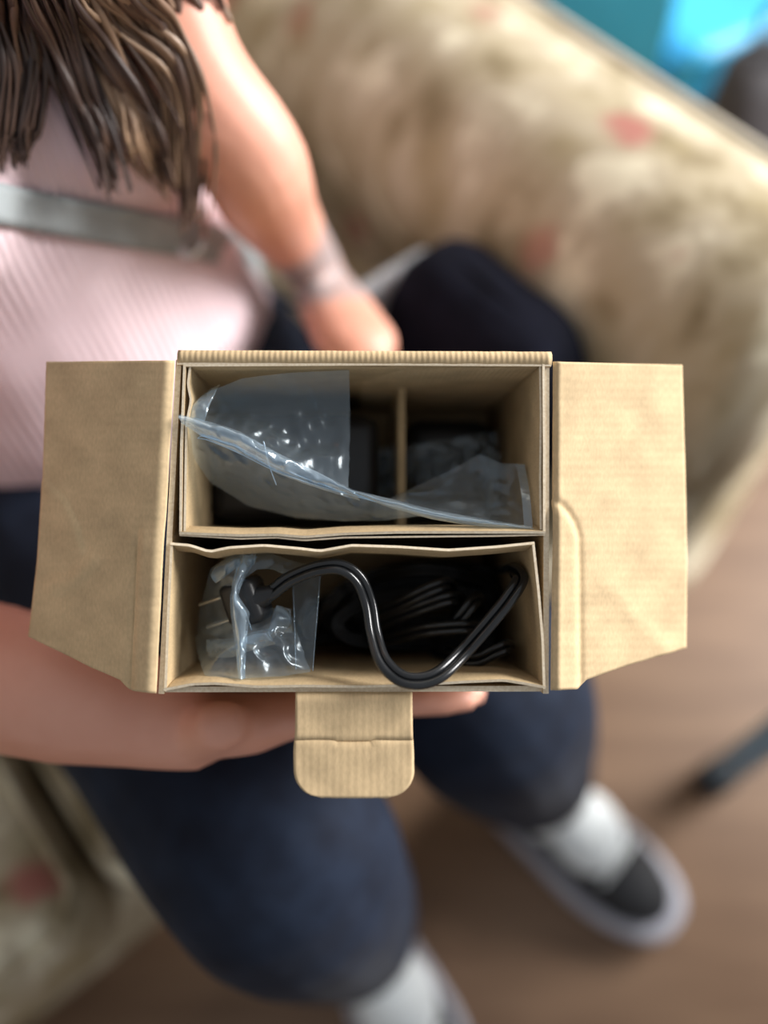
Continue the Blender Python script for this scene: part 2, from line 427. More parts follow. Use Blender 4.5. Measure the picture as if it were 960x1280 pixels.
# ------------------------------------------------------------------ sofa
sofa = thing('sofa', W(-0.1, -0.4, 0), 'beige floral upholstered sofa with a wide rolled armrest', 'sofa')
def cushion(name, s0, s1, p0, p1, z0, z1, bev, puff=0.0, mat='fabric', parent=None):
    bm = bmesh.new()
    rbox(bm, W((s0 + s1) / 2, (p0 + p1) / 2, (z0 + z1) / 2), [FS * (s1 - s0) / 2, PS * (p1 - p0) / 2, ZZ * (z1 - z0) / 2], bev, 5)
    bmesh.ops.subdivide_edges(bm, edges=[e for e in bm.edges if e.calc_length() > 0.12], cuts=5, use_grid_fill=True)
    if puff:
        c = W((s0 + s1) / 2, (p0 + p1) / 2, 0)
        for v in bm.verts:
            q = v.co - c; a = q.dot(FS) / (s1 - s0) * 2; b = q.dot(PS) / (p1 - p0) * 2
            if v.co.z > (z0 + z1) / 2: v.co.z += puff * max(0, 1 - a * a) * max(0, 1 - b * b)
            v.co += noise.noise_vector(v.co * 9) * 0.006
    return from_bm(name, bm, M[mat], parent or sofa, True)
cushion('base', -0.55, 0.315, -1.25, 0.50, 0.07, 0.26, 0.03)
for p0, p1 in ((-0.225, 0.375), (-0.76, -0.235), (-1.24, -0.77)):
    cu = cushion('seat_cushion', -0.33, 0.350, p0, p1, 0.255, 0.415, 0.045, 0.0)
    bm = bmesh.new()
    pa = [W(-0.30, p0 + .01, .403), W(0.315, p0 + .01, .403), W(0.342, p0 + .035, .40), W(0.342, p1 - .035, .40), W(0.315, p1 - .01, .403), W(-0.30, p1 - .01, .403)]
    tube(bm, pa, 0.004, 6); from_bm('piping', bm, M['fabric'], cu, True)
for p0, p1 in ((-0.225, 0.285), (-0.76, -0.235), (-1.24, -0.77)):
    cushion('back_cushion', -0.52, -0.31, p0, p1, 0.40, 0.86, 0.07)
cushion('backrest', -0.66, -0.50, -1.25, 0.52, 0.07, 0.84, 0.06)
def armrest(pm):
    bm = bmesh.new(); rings = []
    prof = [(-.055, .07), (-.055, .30), (-.055, .44), (-.085, .488), (-.112, .54), (-.115, .60), (-.082, .660), (-.02, .688), (.055, .682), (.095, .66), (.118, .60), (.110, .50), (.10, .30), (.10, .07)]
    prof = [(v.x, v.z) for v in catmull([Vector((a, 0, b)) for a, b in prof], 3)]
    for k in range(0, 15):
        s = -0.62 + 1.02 * k / 14; sc = 1.0
        if k == 14: sc = 0.93
        if k == 13: s = 0.375
        r = []
        for a, b in prof:
            q = W(s, pm + a * sc, .07 + (b - .07) * (0.985 if k == 14 else 1))
            q += noise.noise_vector(q * 7) * 0.007; r.append(q)
        rings.append(r)
    loft(bm, rings); return from_bm('armrest', bm, M['fabric'], sofa, True)
arm = armrest(0.435)
bm = bmesh.new()
tube(bm, [W(-.60 + .97 * k / 16, .435 + .095, .664) for k in range(17)], 0.006, 6); from_bm('piping', bm, M['piping'], arm, True)
armrest(-1.35)
for s, p in ((0.28, 0.42), (0.28, -1.35), (-0.6, 0.42), (-0.6, -1.35)):
    bm = bmesh.new(); tube(bm, [W(s, p, 0.0), W(s, p, 0.075)], [0.02, 0.028], 10, False); from_bm('leg', bm, M['wood'], sofa, True)

# ------------------------------------------------------------------ cardboard box held on the lap
KB = 0.8824   # the box stands this much nearer than the lap behind it
B0 = B
def B(px, py, d): return B0(px, py, d * KB)
AX = (FW - RT * 0.043 - UP * 0.025).normalized()
KT[0] = 0.88
def drim(py): return 0.476 - 0.010 * (py - 440) / 425
def RB(px, py, down=0.0): return B(px, py, drim(py)) + AX * (down * KB)
def uvb(px, py): return ((px - 480) * 0.43 / 1000, (640 - py) * 0.43 / 1000)

box = thing('cardboard_box', RB(445, 655, 0.205), 'open brown corrugated box with side flaps spread, holding two inner cartons', 'box')
def wallsheet(name, poly, rows, thick, mats, parent, n=24, side=1, smooth=False):
    """wall: polyline of rim pixels, rows of (depth below the rim, dx px, dy px)"""
    g = []
    for dn, dx, dy in rows:
        g.append([RB(*(lambda q: (q[0] + dx, q[1] + dy))(interp(poly, j / n)), dn) for j in range(n + 1)])
    return sheet(name, g, thick, mats, parent, smooth=smooth, side=side)
D = 0.205
wallsheet('back_wall', [(221, 449), (689, 451)], [(0.0, 0, 0), (0.05, 0, 0), (D, 0, 0)], 0.003, [M['flute'], M['edge']], box, side=-1)
wallsheet('front_wall', [(197, 867), (688, 866)], [(0.004, 0, 0), (0.05, 0, 0), (D, 0, 0)], 0.003, [M['flute'], M['edge']], box, side=1)
wallsheet('side_wall', [(219, 449), (197, 868)], [(0.002, 0, 0), (0.05, 0, 0), (D, 0, 0)], 0.003, [M['flute'], M['edge']], box, side=1)
wallsheet('side_wall', [(688, 449), (687, 868)], [(0.002, 0, 0), (0.05, 0, 0), (D, 0, 0)], 0.003, [M['flute'], M['edge']], box, side=-1)
g = [[RB(219 - 22 * i / 4 + (689 - 219 + 22 * i / 4) * j / 4, 449 + 418 * i / 4, D - 0.001) for j in range(5)] for i in range(5)]
sheet('bottom', g, 0.003, [M['flap'], M['edge']], box)
# lid folded back over the rear wall: the fluted fold shows as a strip
rows = []
for dn, dy in ((0.004, 4.0), (0.0008, 2.2), (0.0, -1.5), (0.0003, -6.5), (0.002, -10), (0.006, -12), (0.03, -12.5), (0.10, -11.5), (0.15, -10)):
    rows.append([RB(220 + 470 * j / 60 + (2 if j == 0 else 0), 449.5 + 2.0 * j / 60 + dy + 0.6 * noise.noise(Vector((j * .35, dy, 1))), dn) for j in range(61)])
sheet('lid', rows, 0.0012, [M['flute'], M['edge']], box, smooth=True, side=1)

def smooth01(x): x = max(0.0, min(1.0, x)); return x * x * (3 - 2 * x)
def seg_dist(x, y, poly):
    """distance to polyline, sign of side, fraction along"""
    best = (1e9, 1)
    for (ax_, ay), (bx, by) in zip(poly, poly[1:]):
        dx, dy = bx - ax_, by - ay; L = dx * dx + dy * dy
        t = max(0, min(1, ((x - ax_) * dx + (y - ay) * dy) / L))
        d = math.hypot(x - ax_ - dx * t, y - ay - dy * t); sg = 1 if (dx * (y - ay) - dy * (x - ax_)) > 0 else -1
        if d < best[0]: best = (d, sg)
    return best
def flap(name, hinge, top, outer, bottom, d_out, height, parent, nu=58, nv=120):
    """side flap: transfinite patch between four pixel polylines; hinge->outer is u, top->bottom is v"""
    rows, uvs = [], []
    for i in range(nv + 1):
        v = i / nv; row = []; ur = []
        for j in range(nu + 1):
            u = j / nu
            t_, b_, l_, r_ = interp(top, u), interp(bottom, u), interp(hinge, v), interp(outer, v)
            def mixc(k): return ((1 - v) * t_[k] + v * b_[k] + (1 - u) * l_[k] + u * r_[k]
                                 - ((1 - u) * (1 - v) * top[0][k] + u * (1 - v) * top[-1][k] + (1 - u) * v * bottom[0][k] + u * v * bottom[-1][k]))
            px, py = mixc(0), mixc(1)
            q0 = drim(py); hu = math.hypot(px - l_[0], 0) / 155.0
            fold = 0.0025 * (1 - smooth01(hu / 0.07))       # rolled hinge
            d = q0 - 0.001 + (d_out - q0) * hu ** 1.15 + fold
            row.append(B(px, py, d) - FW * height(px, py)); ur.append(uvb(px, py))
        rows.append(row); uvs.append(ur)
    return sheet(name, rows, 0.0028, [M['flap'], M['edge']], parent, uvs, smooth=True, side=1)
def hL(px, py):
    h = 0.0004 * noise.noise(Vector((px, py, 0)) * 0.03)
    d, s = seg_dist(px, py, [(56, 600), (84, 625), (100, 658), (108, 690), (112, 706)])
    fade = smooth01((px - 54) / 14) * smooth01((715 - py) / 45)
    h += ((0.0011 * math.exp(-(d / 26) ** 2) if s > 0 else 0.0011 * math.exp(-(d / 4) ** 2)) - 0.0007 * math.exp(-((d + (6 if s > 0 else 0)) / 6) ** 2)) * fade
    d, s = seg_dist(px, py, [(70, 735), (95, 726), (118, 702)])
    h += 0.0012 * math.exp(-(d / 9) ** 2)
    k = smooth01((py - 650) / 40)
    x0 = 181 - (py - 660) * 0.045
    h += k * (0.0016 * smooth01((px - x0 + 3) / 6) - 0.0010 * math.exp(-((px - x0 + 5) / 4) ** 2))
    h += 0.0007 * math.exp(-((px - (212 - (py - 450) * .052)) / 4) ** 2)
    return h
def hR(px, py):
    h = 0.0004 * noise.noise(Vector((px, py, 5)) * 0.03)
    d, s = seg_dist(px, py, [(698, 628), (709, 638), (719, 655), (724, 672), (725, 750), (726, 862)])
    h += (0.0016 if s > 0 else 0) * smooth01(d / 6) * (1 if d < 40 else 1) * smooth01((py - 628) / 18) - 0.0012 * math.exp(-(d / 4.5) ** 2)
    d, s = seg_dist(px, py, [(765, 735), (800, 778), (835, 815)])
    h += 0.0007 * math.exp(-(d / 12) ** 2)
    h += 0.0007 * math.exp(-((px - 697) / 4) ** 2)
    return h
flap('side_flap', [(218, 452), (206, 660), (196, 865)], [(218, 452), (62, 453)], [(62, 453), (58, 590), (51, 700), (40, 795)],
     [(196, 865), (164, 862), (155, 850), (120, 835), (80, 816), (40, 797)], 0.505, hL, box)
flap('side_flap', [(691, 452), (690, 660), (688, 862)], [(691, 452), (853, 456)], [(853, 456), (857, 600), (859, 700), (858, 810)],
     [(688, 862), (724, 861), (733, 850), (780, 834), (820, 822), (858, 811)], 0.512, hR, box)

# front tuck tab with rounded corners, score line and slot
def tab():
    rows, uvs = [], []
    for i in range(41):
        v = i / 40; py = 866 + 131 * v; row = []; ur = []
        hw = 73 + 2.0 * smooth01((v - .3) / .3)
        if py > 962: hw -= 35 - math.sqrt(max(0, 35 ** 2 - (py - 962) ** 2))
        for j in range(41):
            u = -1 + j / 20; px = 442.5 + u * hw
            h = -0.0010 * math.exp(-((py - 925) / 2.2) ** 2)
            if 418 < px < 467 and 921 < py < 932: h -= 0.0022 * math.exp(-((py - 926.5 - 2.5 * math.cos((px - 442) / 26)) / 2.0) ** 2)
            h += 0.0005 * noise.noise(Vector((px, py, 9)) * .03)
            d = 0.469 - 0.012 * v ** 1.2 + 0.004 * (1 - smooth01(v / .06))
            row.append(B(px, py, d) - FW * h); ur.append(uvb(px, py))
        rows.append(row); uvs.append(ur)
    return sheet('tuck_tab', rows, 0.0026, [M['tab'], M['edge']], box, uvs, smooth=True, side=-1)
tb = tab()
bm = bmesh.new()
tube(bm, [B(x, y, 0.469 - 0.012 * ((y - 866) / 131) ** 1.2 - .0004) for x, y in ((418, 921), (419.5, 926), (428, 928.8), (442, 929.5), (457, 928.8), (465.5, 926), (467, 921))], 0.0006, 6)
tag(from_bm('slot', bm, M['edge'], tb), 'curved lip of the slit cut in the tab')

# inner cartons of thin board
def carton(label, back, front, left, right, DD):
    c = thing('inner_carton', RB((left[0][0] + right[0][0]) / 2, (back[0][1] + front[0][1]) / 2, DD), label, 'carton', 'inner cartons in the brown box')
    im = [M['inner'], M['edge']]
    wallsheet('wall', back, BK, 0.0014, im, c, 60, -1, True)
    wallsheet('wall', front, FK, 0.0014, im, c, 60, 1, True)
    wallsheet('wall', left, [(0, 0, 0), (0.012, 1, 0), (0.05, 0, 0), (DD, 0, 0)], 0.0014, im, c, 30, 1, True)
    wallsheet('wall', right, [(0, 0, 0), (0.012, -1, 0), (0.05, 0, 0), (DD, 0, 0)], 0.0014, im, c, 30, -1, True)
    l0, l1, r0, r1 = left[0], left[-1], right[0], right[-1]
    g = [[RB((l0[0] + (l1[0] - l0[0]) * i / 3) * (1 - j / 3) + (r0[0] + (r1[0] - r0[0]) * i / 3) * j / 3, back[0][1] + (front[0][1] - back[0][1]) * i / 3, DD - 0.002) for j in range(4)] for i in range(4)]
    sheet('bottom', g, 0.0014, im, c)
    return c
BK = [(0, 0, 0), (0.012, 0, 0.5), (0.05, 0, 0), (0.19, 0, 0)]
FK = [(0, 0, 0), (0.004, 0, -2.5), (0.012, 0, -8), (0.05, 0, -8), (0.19, 0, -6)]
c1 = carton('thin brown carton behind the cord carton, holding a large clear bag',
            [(229, 455), (400, 454), (560, 453), (681, 452)],
            [(224, 668), (300, 671), (345, 670), (380, 673), (430, 669), (500, 667), (600, 667), (682, 667)],
            [(229, 455), (225, 560), (224, 668)], [(681, 452), (682, 560), (682, 667)], 0.19)
# second ply at the left end and the partition
wallsheet('tuck_ply', [(236, 457), (233, 480), (237, 500), (231, 530), (230, 600), (229, 664)], [(0.001, 0, 0), (0.03, 0, 0), (0.17, 0, 0)], 0.0012, [M['inner'], M['edge']], c1, 30, 1, True)
wallsheet('tuck_ply', [(677, 456), (678, 520), (677, 600), (678, 662)], [(0.001, 0, 0), (0.03, 0, 0), (0.17, 0, 0)], 0.0012, [M['inner'], M['edge']], c1, 30, -1, True)
g = [[B(508, 457, 0.476) + AX * (dn * KB) - UP * (y * 0.081) for y in (0, .25, .5, .75, 1)] for dn in (0.075, 0.12, 0.186)]
sheet('divider', g, 0.0045, [M['inner'], M['inner']], c1)
FK = [(0, 0, 0), (0.004, 0, -2), (0.012, 0, -4), (0.06, 0, -2), (0.19, 0, 0)]
BK = [(0, 0, 0), (0.003, 0, 2.5), (0.012, 0, 8), (0.05, 0, 10), (0.19, 0, 6)]
c2 = carton('thin brown carton beside the tuck tab, holding the black cord',
            [(213, 678), (238, 680), (262, 688), (285, 683), (330, 680), (375, 684), (400, 687), (440, 680), (500, 682), (560, 686), (620, 682), (668, 677)],
            [(205, 864), (240, 857), (270, 856), (320, 860), (380, 859), (450, 860), (520, 858), (580, 854), (630, 852), (655, 856), (682, 861)],
            [(213, 678), (209, 760), (205, 864)], [(668, 677), (675, 740), (680, 800), (682, 861)], 0.19)
# extra outer ply behind the wavy front wall of the first carton
wallsheet('front_ply', [(224, 670), (300, 674.5), (345, 673), (380, 676.5), (430, 673), (520, 672), (620, 671), (682, 669.5)], [(0.001, 0, 0), (0.02, 0, 0), (0.18, 0, 0)], 0.001, [M['inner'], M['edge']], c1, 60, 1, True)

# ------------------------------------------------------------------ black appliance deep in the rear carton
ap = thing('appliance', B(360, 570, 0.64), 'glossy black appliance lying deep in the rear carton under the film', 'appliance')
bm = bmesh.new()
rbox(bm, B(372, 590, 0.592), [RT * 0.047, UP * 0.030, AX * 0.034], 0.009, 4); from_bm('body', bm, M['black_plastic'], ap, True)
bm = bmesh.new()
rbox(bm, B(557, 587, 0.632), [RT * 0.027, UP * 0.030, AX * 0.018], 0.010, 4); from_bm('head', bm, M['black_plastic'], ap, True)
bm = bmesh.new(); tube(bm, [B(430, 590, .645), B(550, 590, .645)], 0.012, 10); from_bm('neck', bm, M['black_plastic'], ap, True)

# ------------------------------------------------------------------ clear bags
def crumple(bm, rows, amp, seed=0, jit=0.0):
    """film grid pushed into soft folds with sharp crests"""
    nr, nc = len(rows), len(rows[0]); V = []; so_ = Vector((seed * 1.7, seed * .9, 0))
    def ridg(q): return 1 - 2.2 * abs(noise.noise(q))
    for i in range(nr):
        r = []
        for j in range(nc):
            p = rows[i][j].copy()
            e = min(i, nr - 1 - i) / (nr - 1) * 5, min(j, nc - 1 - j) / (nc - 1) * 8
            k = .25 + .75 * min(1, e[0]) * min(1, e[1] + .2)
            a = ridg(p * 52 + so_); b = ridg(p * 130 + so_); c = noise.noise(p * 22 - so_)
            p += FW * (-(a * .55 + b * .28 - .4) * amp * k + c * amp * .6 * k) + (RT * b + UP * a) * amp * .25 * k
            r.append(bm.verts.new(p))
        V.append(r)
    for i in range(nr - 1):
        for j in range(nc - 1):
            f = bm.faces.new((V[i][j], V[i][j + 1], V[i + 1][j + 1], V[i + 1][j])); f.smooth = True
def patch(A_, B_, nr, nc, sag=0.0):
    """rows between two (px,py,d) polylines"""
    rows = []; nr *= 6; nc *= 5
    for i in range(nr + 1):
        t = i / nr; r = []
        for j in range(nc + 1):
            a = B(*interp(A_, j / nc)); b = B(*interp(B_, j / nc))
            r.append(a.lerp(b, t) + FW * sag * math.sin(math.pi * t))
        rows.append(r)
    return rows
pb = thing('plastic_bag', B(400, 640, 0.60), 'large clear plastic bag slumped across the rear carton', 'bag')
ridge = [(226, 522, .475), (250, 531, .478), (300, 545, .477), (345, 571, .479), (390, 592, .484), (435, 612, .486), (480, 626, .483), (530, 641, .480), (600, 652, .479), (664, 661, .4785)]
ridgeL, ridgeR = ridge[:6], ridge[5:]
bm = bmesh.new()
crumple(bm, patch(ridgeL, [(234, 516, .482), (262, 489, .484), (300, 474, .486), (350, 467, .485), (395, 465, .4845), (436, 463, .4845)], 5, 14, 0.012), 0.004, 3, 0.0010)
from_bm('back_film', bm, M['film'], pb, False, False)
bm = bmesh.new()
crumple(bm, patch(ridge[:8], [(228, 530, .485), (240, 570, .495), (262, 603, .505), (310, 633, .515), (370, 648, .515), (430, 652, .505), (490, 650, .495), (532, 645, .483)], 7, 16, -0.004), 0.005, 11, 0.0013)
from_bm('front_film', bm, M['film'], pb, False, False)
bm = bmesh.new()
crumple(bm, patch([(478, 626, .484), (530, 641, .481), (600, 652, .480), (664, 661, .4795)], [(500, 617, .51), (560, 590, .512), (600, 568, .51), (626, 580, .508), (656, 581, .505)], 4, 10, 0.006), 0.004, 21, 0.0012)
from_bm('side_film', bm, M['film'], pb, False, False)
bm = bmesh.new()
crumple(bm, patch([(300, 560, .56), (500, 560, .575), (622, 540, .575)], [(300, 646, .57), (480, 646, .58), (622, 646, .57)], 7, 16, 0.0), 0.012, 5, 0.002)
from_bm('lower_film', bm, M['film'], pb, False, False)
# gathered rim and zip seam: thin flattened welts
def welt(pts, r, flat=0.5, mat='film_seam', name='seam', par=None):
    bm = bmesh.new(); tube(bm, catmull([B(*p) for p in pts], 5), r, 6, True, FW, flat); return from_bm(name, bm, M[mat], par or pb, True)
welt([(248, 548, .478), (262, 551, .477), (300, 567, .477), (340, 587, .478), (390, 605, .481), (435, 618, .484), (490, 632, .482), (560, 647, .479), (664, 661, .477)], 0.0007, 0.4)
welt([(248, 547, .478), (256, 546, .477), (300, 560, .477), (345, 583, .478), (395, 603, .481), (430, 615, .484)], 0.0005, 0.4)
welt([(330, 553, .477), (336, 580, .478), (345, 605, .484)], 0.0007, 0.4)
def fold(A_, B_, amp, seed, name='fold', par=None, n=3):
    bm = bmesh.new(); crumple(bm, patch(A_, B_, n, 12, -0.004), amp, seed); return from_bm(name, bm, M['film_fold_glint'], par or pb, False, False)
# gathered, doubled film along the crest, its extra haze painting in the highlights
fold([(224, 519, .473), (250, 524, .476), (300, 540, .475), (345, 566, .477), (400, 592, .482), (440, 612, .484)], [(227, 530, .474), (250, 545, .478), (300, 566, .478), (345, 592, .480), (400, 612, .484), (450, 626, .485)], 0.005, 77)
fold([(440, 612, .484), (490, 624, .482), (540, 637, .480), (600, 648, .478), (664, 658, .477)], [(440, 618, .485), (490, 636, .483), (540, 649, .481), (600, 659, .479), (666, 664, .478)], 0.002, 78)
fold([(262, 487, .490), (270, 483, .491), (276, 480, .492)], [(232, 520, .480), (246, 524, .478), (256, 526, .477)], 0.003, 79)
fold([(645, 580, .506), (656, 581, .505)], [(655, 658, .480), (666, 662, .478)], 0.001, 80)

# ------------------------------------------------------------------ power cord
cord = thing('power_cord', B(480, 780, 0.60), 'black twin-core power cord coiled in the front carton', 'cord')
def twin(pts, r, roll, k=8):
    """two strands side by side; roll = offset direction mixes in-plane normal and depth"""
    C = catmull([B(*p) for p in pts], k); bm = bmesh.new()
    for sgn in (-1, 1):
        Q = []
        for i, p in enumerate(C):
            t = (C[min(i + 1, len(C) - 1)] - C[max(i - 1, 0)]).normalized()
            side = t.cross(FW); side = side.normalized() if side.length > 1e-4 else RT
            dp = side.cross(t).normalized()
            Q.append(p + (side * math.cos(roll) + dp * math.sin(roll)) * r * 0.96 * sgn)
        tube(bm, Q, r, 10)
    return bm
def inside(q, m=9):
    # hold a point of the coil within the carton's walls at its depth
    px, py, d = q
    if d < .482: return q
    k = .466 / d; vx, vy = 433, 668
    return (min(max(px, vx + (213 - vx) * k + m), vx + (668 - vx) * k - m), min(max(py, vy + (694 - vy) * k + m), vy + (848 - vy) * k - m), min(d, .648))
path = [(324, 747, .490), (340, 740, .486), (362, 724, .482), (395, 711, .476), (425, 709, .474), (448, 724, .475), (461, 755, .478), (467, 790, .474), (478, 825, .464), (500, 847, .459), (526, 851, .459), (552, 841, .463), (582, 812, .474), (612, 778, .474), (636, 748, .476), (650, 724, .484), (656, 712, .505), (652, 712, .54)]
path = [inside(q) for q in path]
from_bm('cable', twin(path, 0.0021, 0.6), M['cable'], cord, True)
loops = [[(440, 790, .58), (470, 768, .545), (500, 755, .522), (530, 740, .511), (553, 731, .511), (563, 733, .525), (560, 750, .56)],
         [(450, 800, .58), (480, 778, .54), (510, 766, .52), (545, 753, .509), (565, 748, .509), (575, 752, .525), (570, 770, .56)],
         [(540, 800, .55), (565, 785, .515), (580, 767, .507), (592, 752, .509), (598, 750, .525), (595, 770, .56)],
         [(470, 800, .57), (500, 795, .53), (530, 788, .512), (560, 785, .505), (585, 784, .505), (597, 787, .52), (590, 800, .56)],
         [(540, 850, .55), (565, 838, .52), (595, 826, .506), (620, 814, .501), (634, 808, .503), (643, 810, .52), (640, 820, .56)],
         [(430, 740, .60), (500, 715, .57), (560, 715, .56), (620, 735, .57), (640, 790, .58), (600, 830, .58), (520, 825, .59), (450, 800, .6)],
         [(430, 770, .62), (500, 735, .59), (570, 735, .58), (620, 770, .59), (600, 815, .6), (520, 815, .61)]]
rl = random.Random(12)
for k in range(16):
    cx, cy, dd = rl.uniform(490, 560), rl.uniform(742, 790), .575 + .0048 * k
    rx, ry, a0 = rl.uniform(75, 115), rl.uniform(30, 52), rl.uniform(0, 6.3)
    loops.append([(cx + rx * math.cos(a0 + t * .62), cy + ry * math.sin(a0 + t * .62) - 8 * math.cos(a0 + t * .62), dd + .006 * math.sin(t + k)) for t in range(11)])
for lp in loops:
    from_bm('cable_loop', twin([inside(q) for q in lp], 0.0019, 0.25), M['cable'], cord, True)
bm = bmesh.new()
e1 = (B(290, 757, .505) - B(335, 742, .495)).normalized(); e2 = e1.cross(FW).normalized(); e3 = e1.cross(e2)
tube(bm, [B(336, 742, .487), B(326, 746, .489), B(316, 750, .491)], [0.0042, 0.006, 0.0075], 12)
rbox(bm, B(308, 752, .494), [e1 * 0.010, e2 * 0.0115, e3 * 0.008], 0.004, 3)
plug = from_bm('plug', bm, M['black_plastic'], cord, True)
for s in (-1, 1):
    bm = bmesh.new(); o = B(308, 752, .494) + e1 * 0.009 + e2 * 0.006 * s
    rbox(bm, o + e1 * 0.008, [e1 * 0.009, e2 * 0.0008, e3 * 0.003], 0.0005, 1); from_bm('prong', bm, M['metal'], plug)

# crumpled bag round the plug
pb2 = thing('plastic_bag', B(310, 770, 0.56), 'small crumpled clear plastic bag wrapped round the plug', 'bag')
bm = bmesh.new()
crumple(bm, patch([(245, 790, .515), (252, 750, .505), (262, 712, .498), (290, 692, .494), (330, 689, .494), (362, 700, .497), (383, 706, .50)],
                  [(300, 800, .500), (296, 768, .488), (300, 742, .484), (306, 722, .483), (320, 712, .484), (340, 712, .489), (366, 722, .496)], 6, 15, -0.004), 0.006, 31, 0.0018)
from_bm('hood_film', bm, M['film'], pb2, False, False)
bm = bmesh.new()
crumple(bm, patch([(243, 796, .515), (262, 778, .500), (292, 770, .490), (318, 775, .490), (338, 760, .493), (362, 762, .50)],
                  [(256, 845, .478), (278, 848, .474), (300, 849, .473), (330, 847, .474), (360, 845, .477), (388, 840, .480)], 6, 12, -0.003), 0.005, 41, 0.0018)
from_bm('skirt_film', bm, M['film'], pb2, False, False)
bm = bmesh.new()
crumple(bm, patch([(366, 724, .505), (382, 715, .503), (401, 710, .503)], [(370, 836, .486), (380, 837, .485), (391, 837, .484)], 6, 3, 0.0), 0.002, 51, 0.0005)
from_bm('side_film', bm, M['film'], pb2, False, False)
fold([(300, 692, .489), (292, 722, .483), (287, 745, .481), (288, 768, .481), (293, 800, .482), (298, 847, .473)],
     [(322, 696, .490), (306, 722, .482), (298, 745, .480), (312, 766, .482), (308, 800, .482), (306, 848, .473)], 0.004, 90, 'fold', pb2)
fold([(258, 800, .500), (290, 798, .488), (318, 790, .488), (336, 786, .493)], [(262, 822, .502), (290, 822, .492), (318, 812, .491), (344, 806, .495)], 0.006, 91, 'fold', pb2)
fold([(262, 712, .498), (290, 692, .494), (322, 689, .494)], [(270, 730, .492), (294, 712, .486), (318, 706, .487)], 0.005, 92, 'fold', pb2)
fold([(338, 775, .493), (345, 757, .493), (364, 762, .499)], [(334, 806, .496), (348, 790, .496), (366, 792, .50)], 0.005, 93, 'fold', pb2)
for pts, r in (([(304, 718, .482), (294, 748, .480), (306, 764, .481), (314, 786, .487)], 0.0008),
               ([(366, 724, .503), (370, 836, .485)], 0.0005), ([(401, 710, .502), (391, 838, .483)], 0.0004)):
    welt(pts, r, 0.4, par=pb2)

B = B0; KT[0] = 1.0
# ------------------------------------------------------------------ person
per = thing('person', W(0.42, 0.02, 0), 'seated person in a pink ribbed top and navy trousers holding the box', 'person')
LK, RK = W(0.41, 0.085, 0.50), W(0.415, -0.105, 0.51)
LA, RA = Vector((0.190, 0.222, 0.10)), Vector((-0.012, 0.064, 0.10))
LH, RH = W(0.0, 0.095, 0.505), W(0.0, -0.095, 0.505)
torso = [(0.0, .43, .095, .15), (0.0, .50, .112, .165), (.015, .57, .118, .155), (.012, .64, .112, .138), (-.005, .72, .10, .132), (-.022, .80, .10, .138), (-.035, .87, .095, .148), (-.045, .93, .082, .145), (-.05, .98, .058, .09)]
def torso_rings(grow):
    return [ring(W(s, 0, z), FS * (a + grow), PS * (b + grow), 24) for s, z, a, b in torso]
# arms: list of (point, radius)
LSH, RSH = W(-0.05, 0.165, 0.945), W(0.03, -0.17, 0.925)
LARM = [(LSH, .05), (B(205, 40, .515), .040), (B(308, 190, .550), .035), (B(330, 238, .585), .034), (B(352, 278, .64), .0295), (B(397, 340, .735), .0225)]
RARM = [(RSH, .05), (Vector((-0.35, 0.25, 0.78)), .042), (B(-250, 800, .50), .041), (B(-60, 835, .50), .0425), (B(90, 868, .49), .0385), (B(235, 903, .482), .0265)]
bm = bmesh.new()
loft(bm, torso_rings(0.0))
for sg in (-1, 1): ellipsoid(bm, W(.045, .062 * sg, .80), [FS * .055, PS * .055, ZZ * .055])
tube(bm, [W(-.05, 0, .95), W(-.03, 0, 1.02), W(0.005, 0, 1.08)], [.058, .05, .05], 16)
# head bowed over the box
HC = W(0.045, 0, 1.165); hf = (FS * 0.85 - ZZ * 0.5).normalized(); hu = (ZZ * 0.85 + FS * 0.5).normalized()
ellipsoid(bm, HC + hu * .02 - hf * .015, [hf * .095, PS * .074, hu * .092], 24, 16)
ellipsoid(bm, HC - hu * .045 + hf * .028, [hf * .062, PS * .055, hu * .072], 20, 12)
ellipsoid(bm, HC - hu * .095 + hf * .055, [hf * .025, PS * .028, hu * .02])
tube(bm, [HC + hf * .082 + hu * .012, HC + hf * .098 - hu * .012, HC + hf * .108 - hu * .028], [.008, .010, .013], 10)
for sg in (-1, 1):
    ellipsoid(bm, HC + PS * .074 * sg - hu * .008 - hf * .012, [hf * .018, PS * .008, hu * .03])
    ellipsoid(bm, HC + PS * .031 * sg + hu * .0235 + hf * .066, [hf * .012, PS * .022, hu * .010])
    ellipsoid(bm, HC + PS * .034 * sg - hu * .028 + hf * .052, [hf * .022, PS * .022, hu * .022])
for arm_ in (LARM, RARM):
    P_, R_ = taper([a for a, _ in arm_], [b for _, b in arm_], 5); tube(bm, P_, R_, 16)
for H, K, A in ((LH, LK, LA), (RH, RK, RA)):
    P_, R_ = taper([H, H.lerp(K, .55), K, K.lerp(A, .4), A], [.08, .07, .054, .048, .032], 5); tube(bm, P_, R_, 14)
TD = [(Vector((0.76, -0.65, 0)).normalized()), (Vector((0.48, -0.877, 0)).normalized())]
for A, t in ((LA, TD[0]), (RA, TD[1])):
    tube(bm, [A - t * .035 - ZZ * .045, A + t * .05 - ZZ * .04, A + t * .125 - ZZ * .055], [.028, .034, .026], 12)
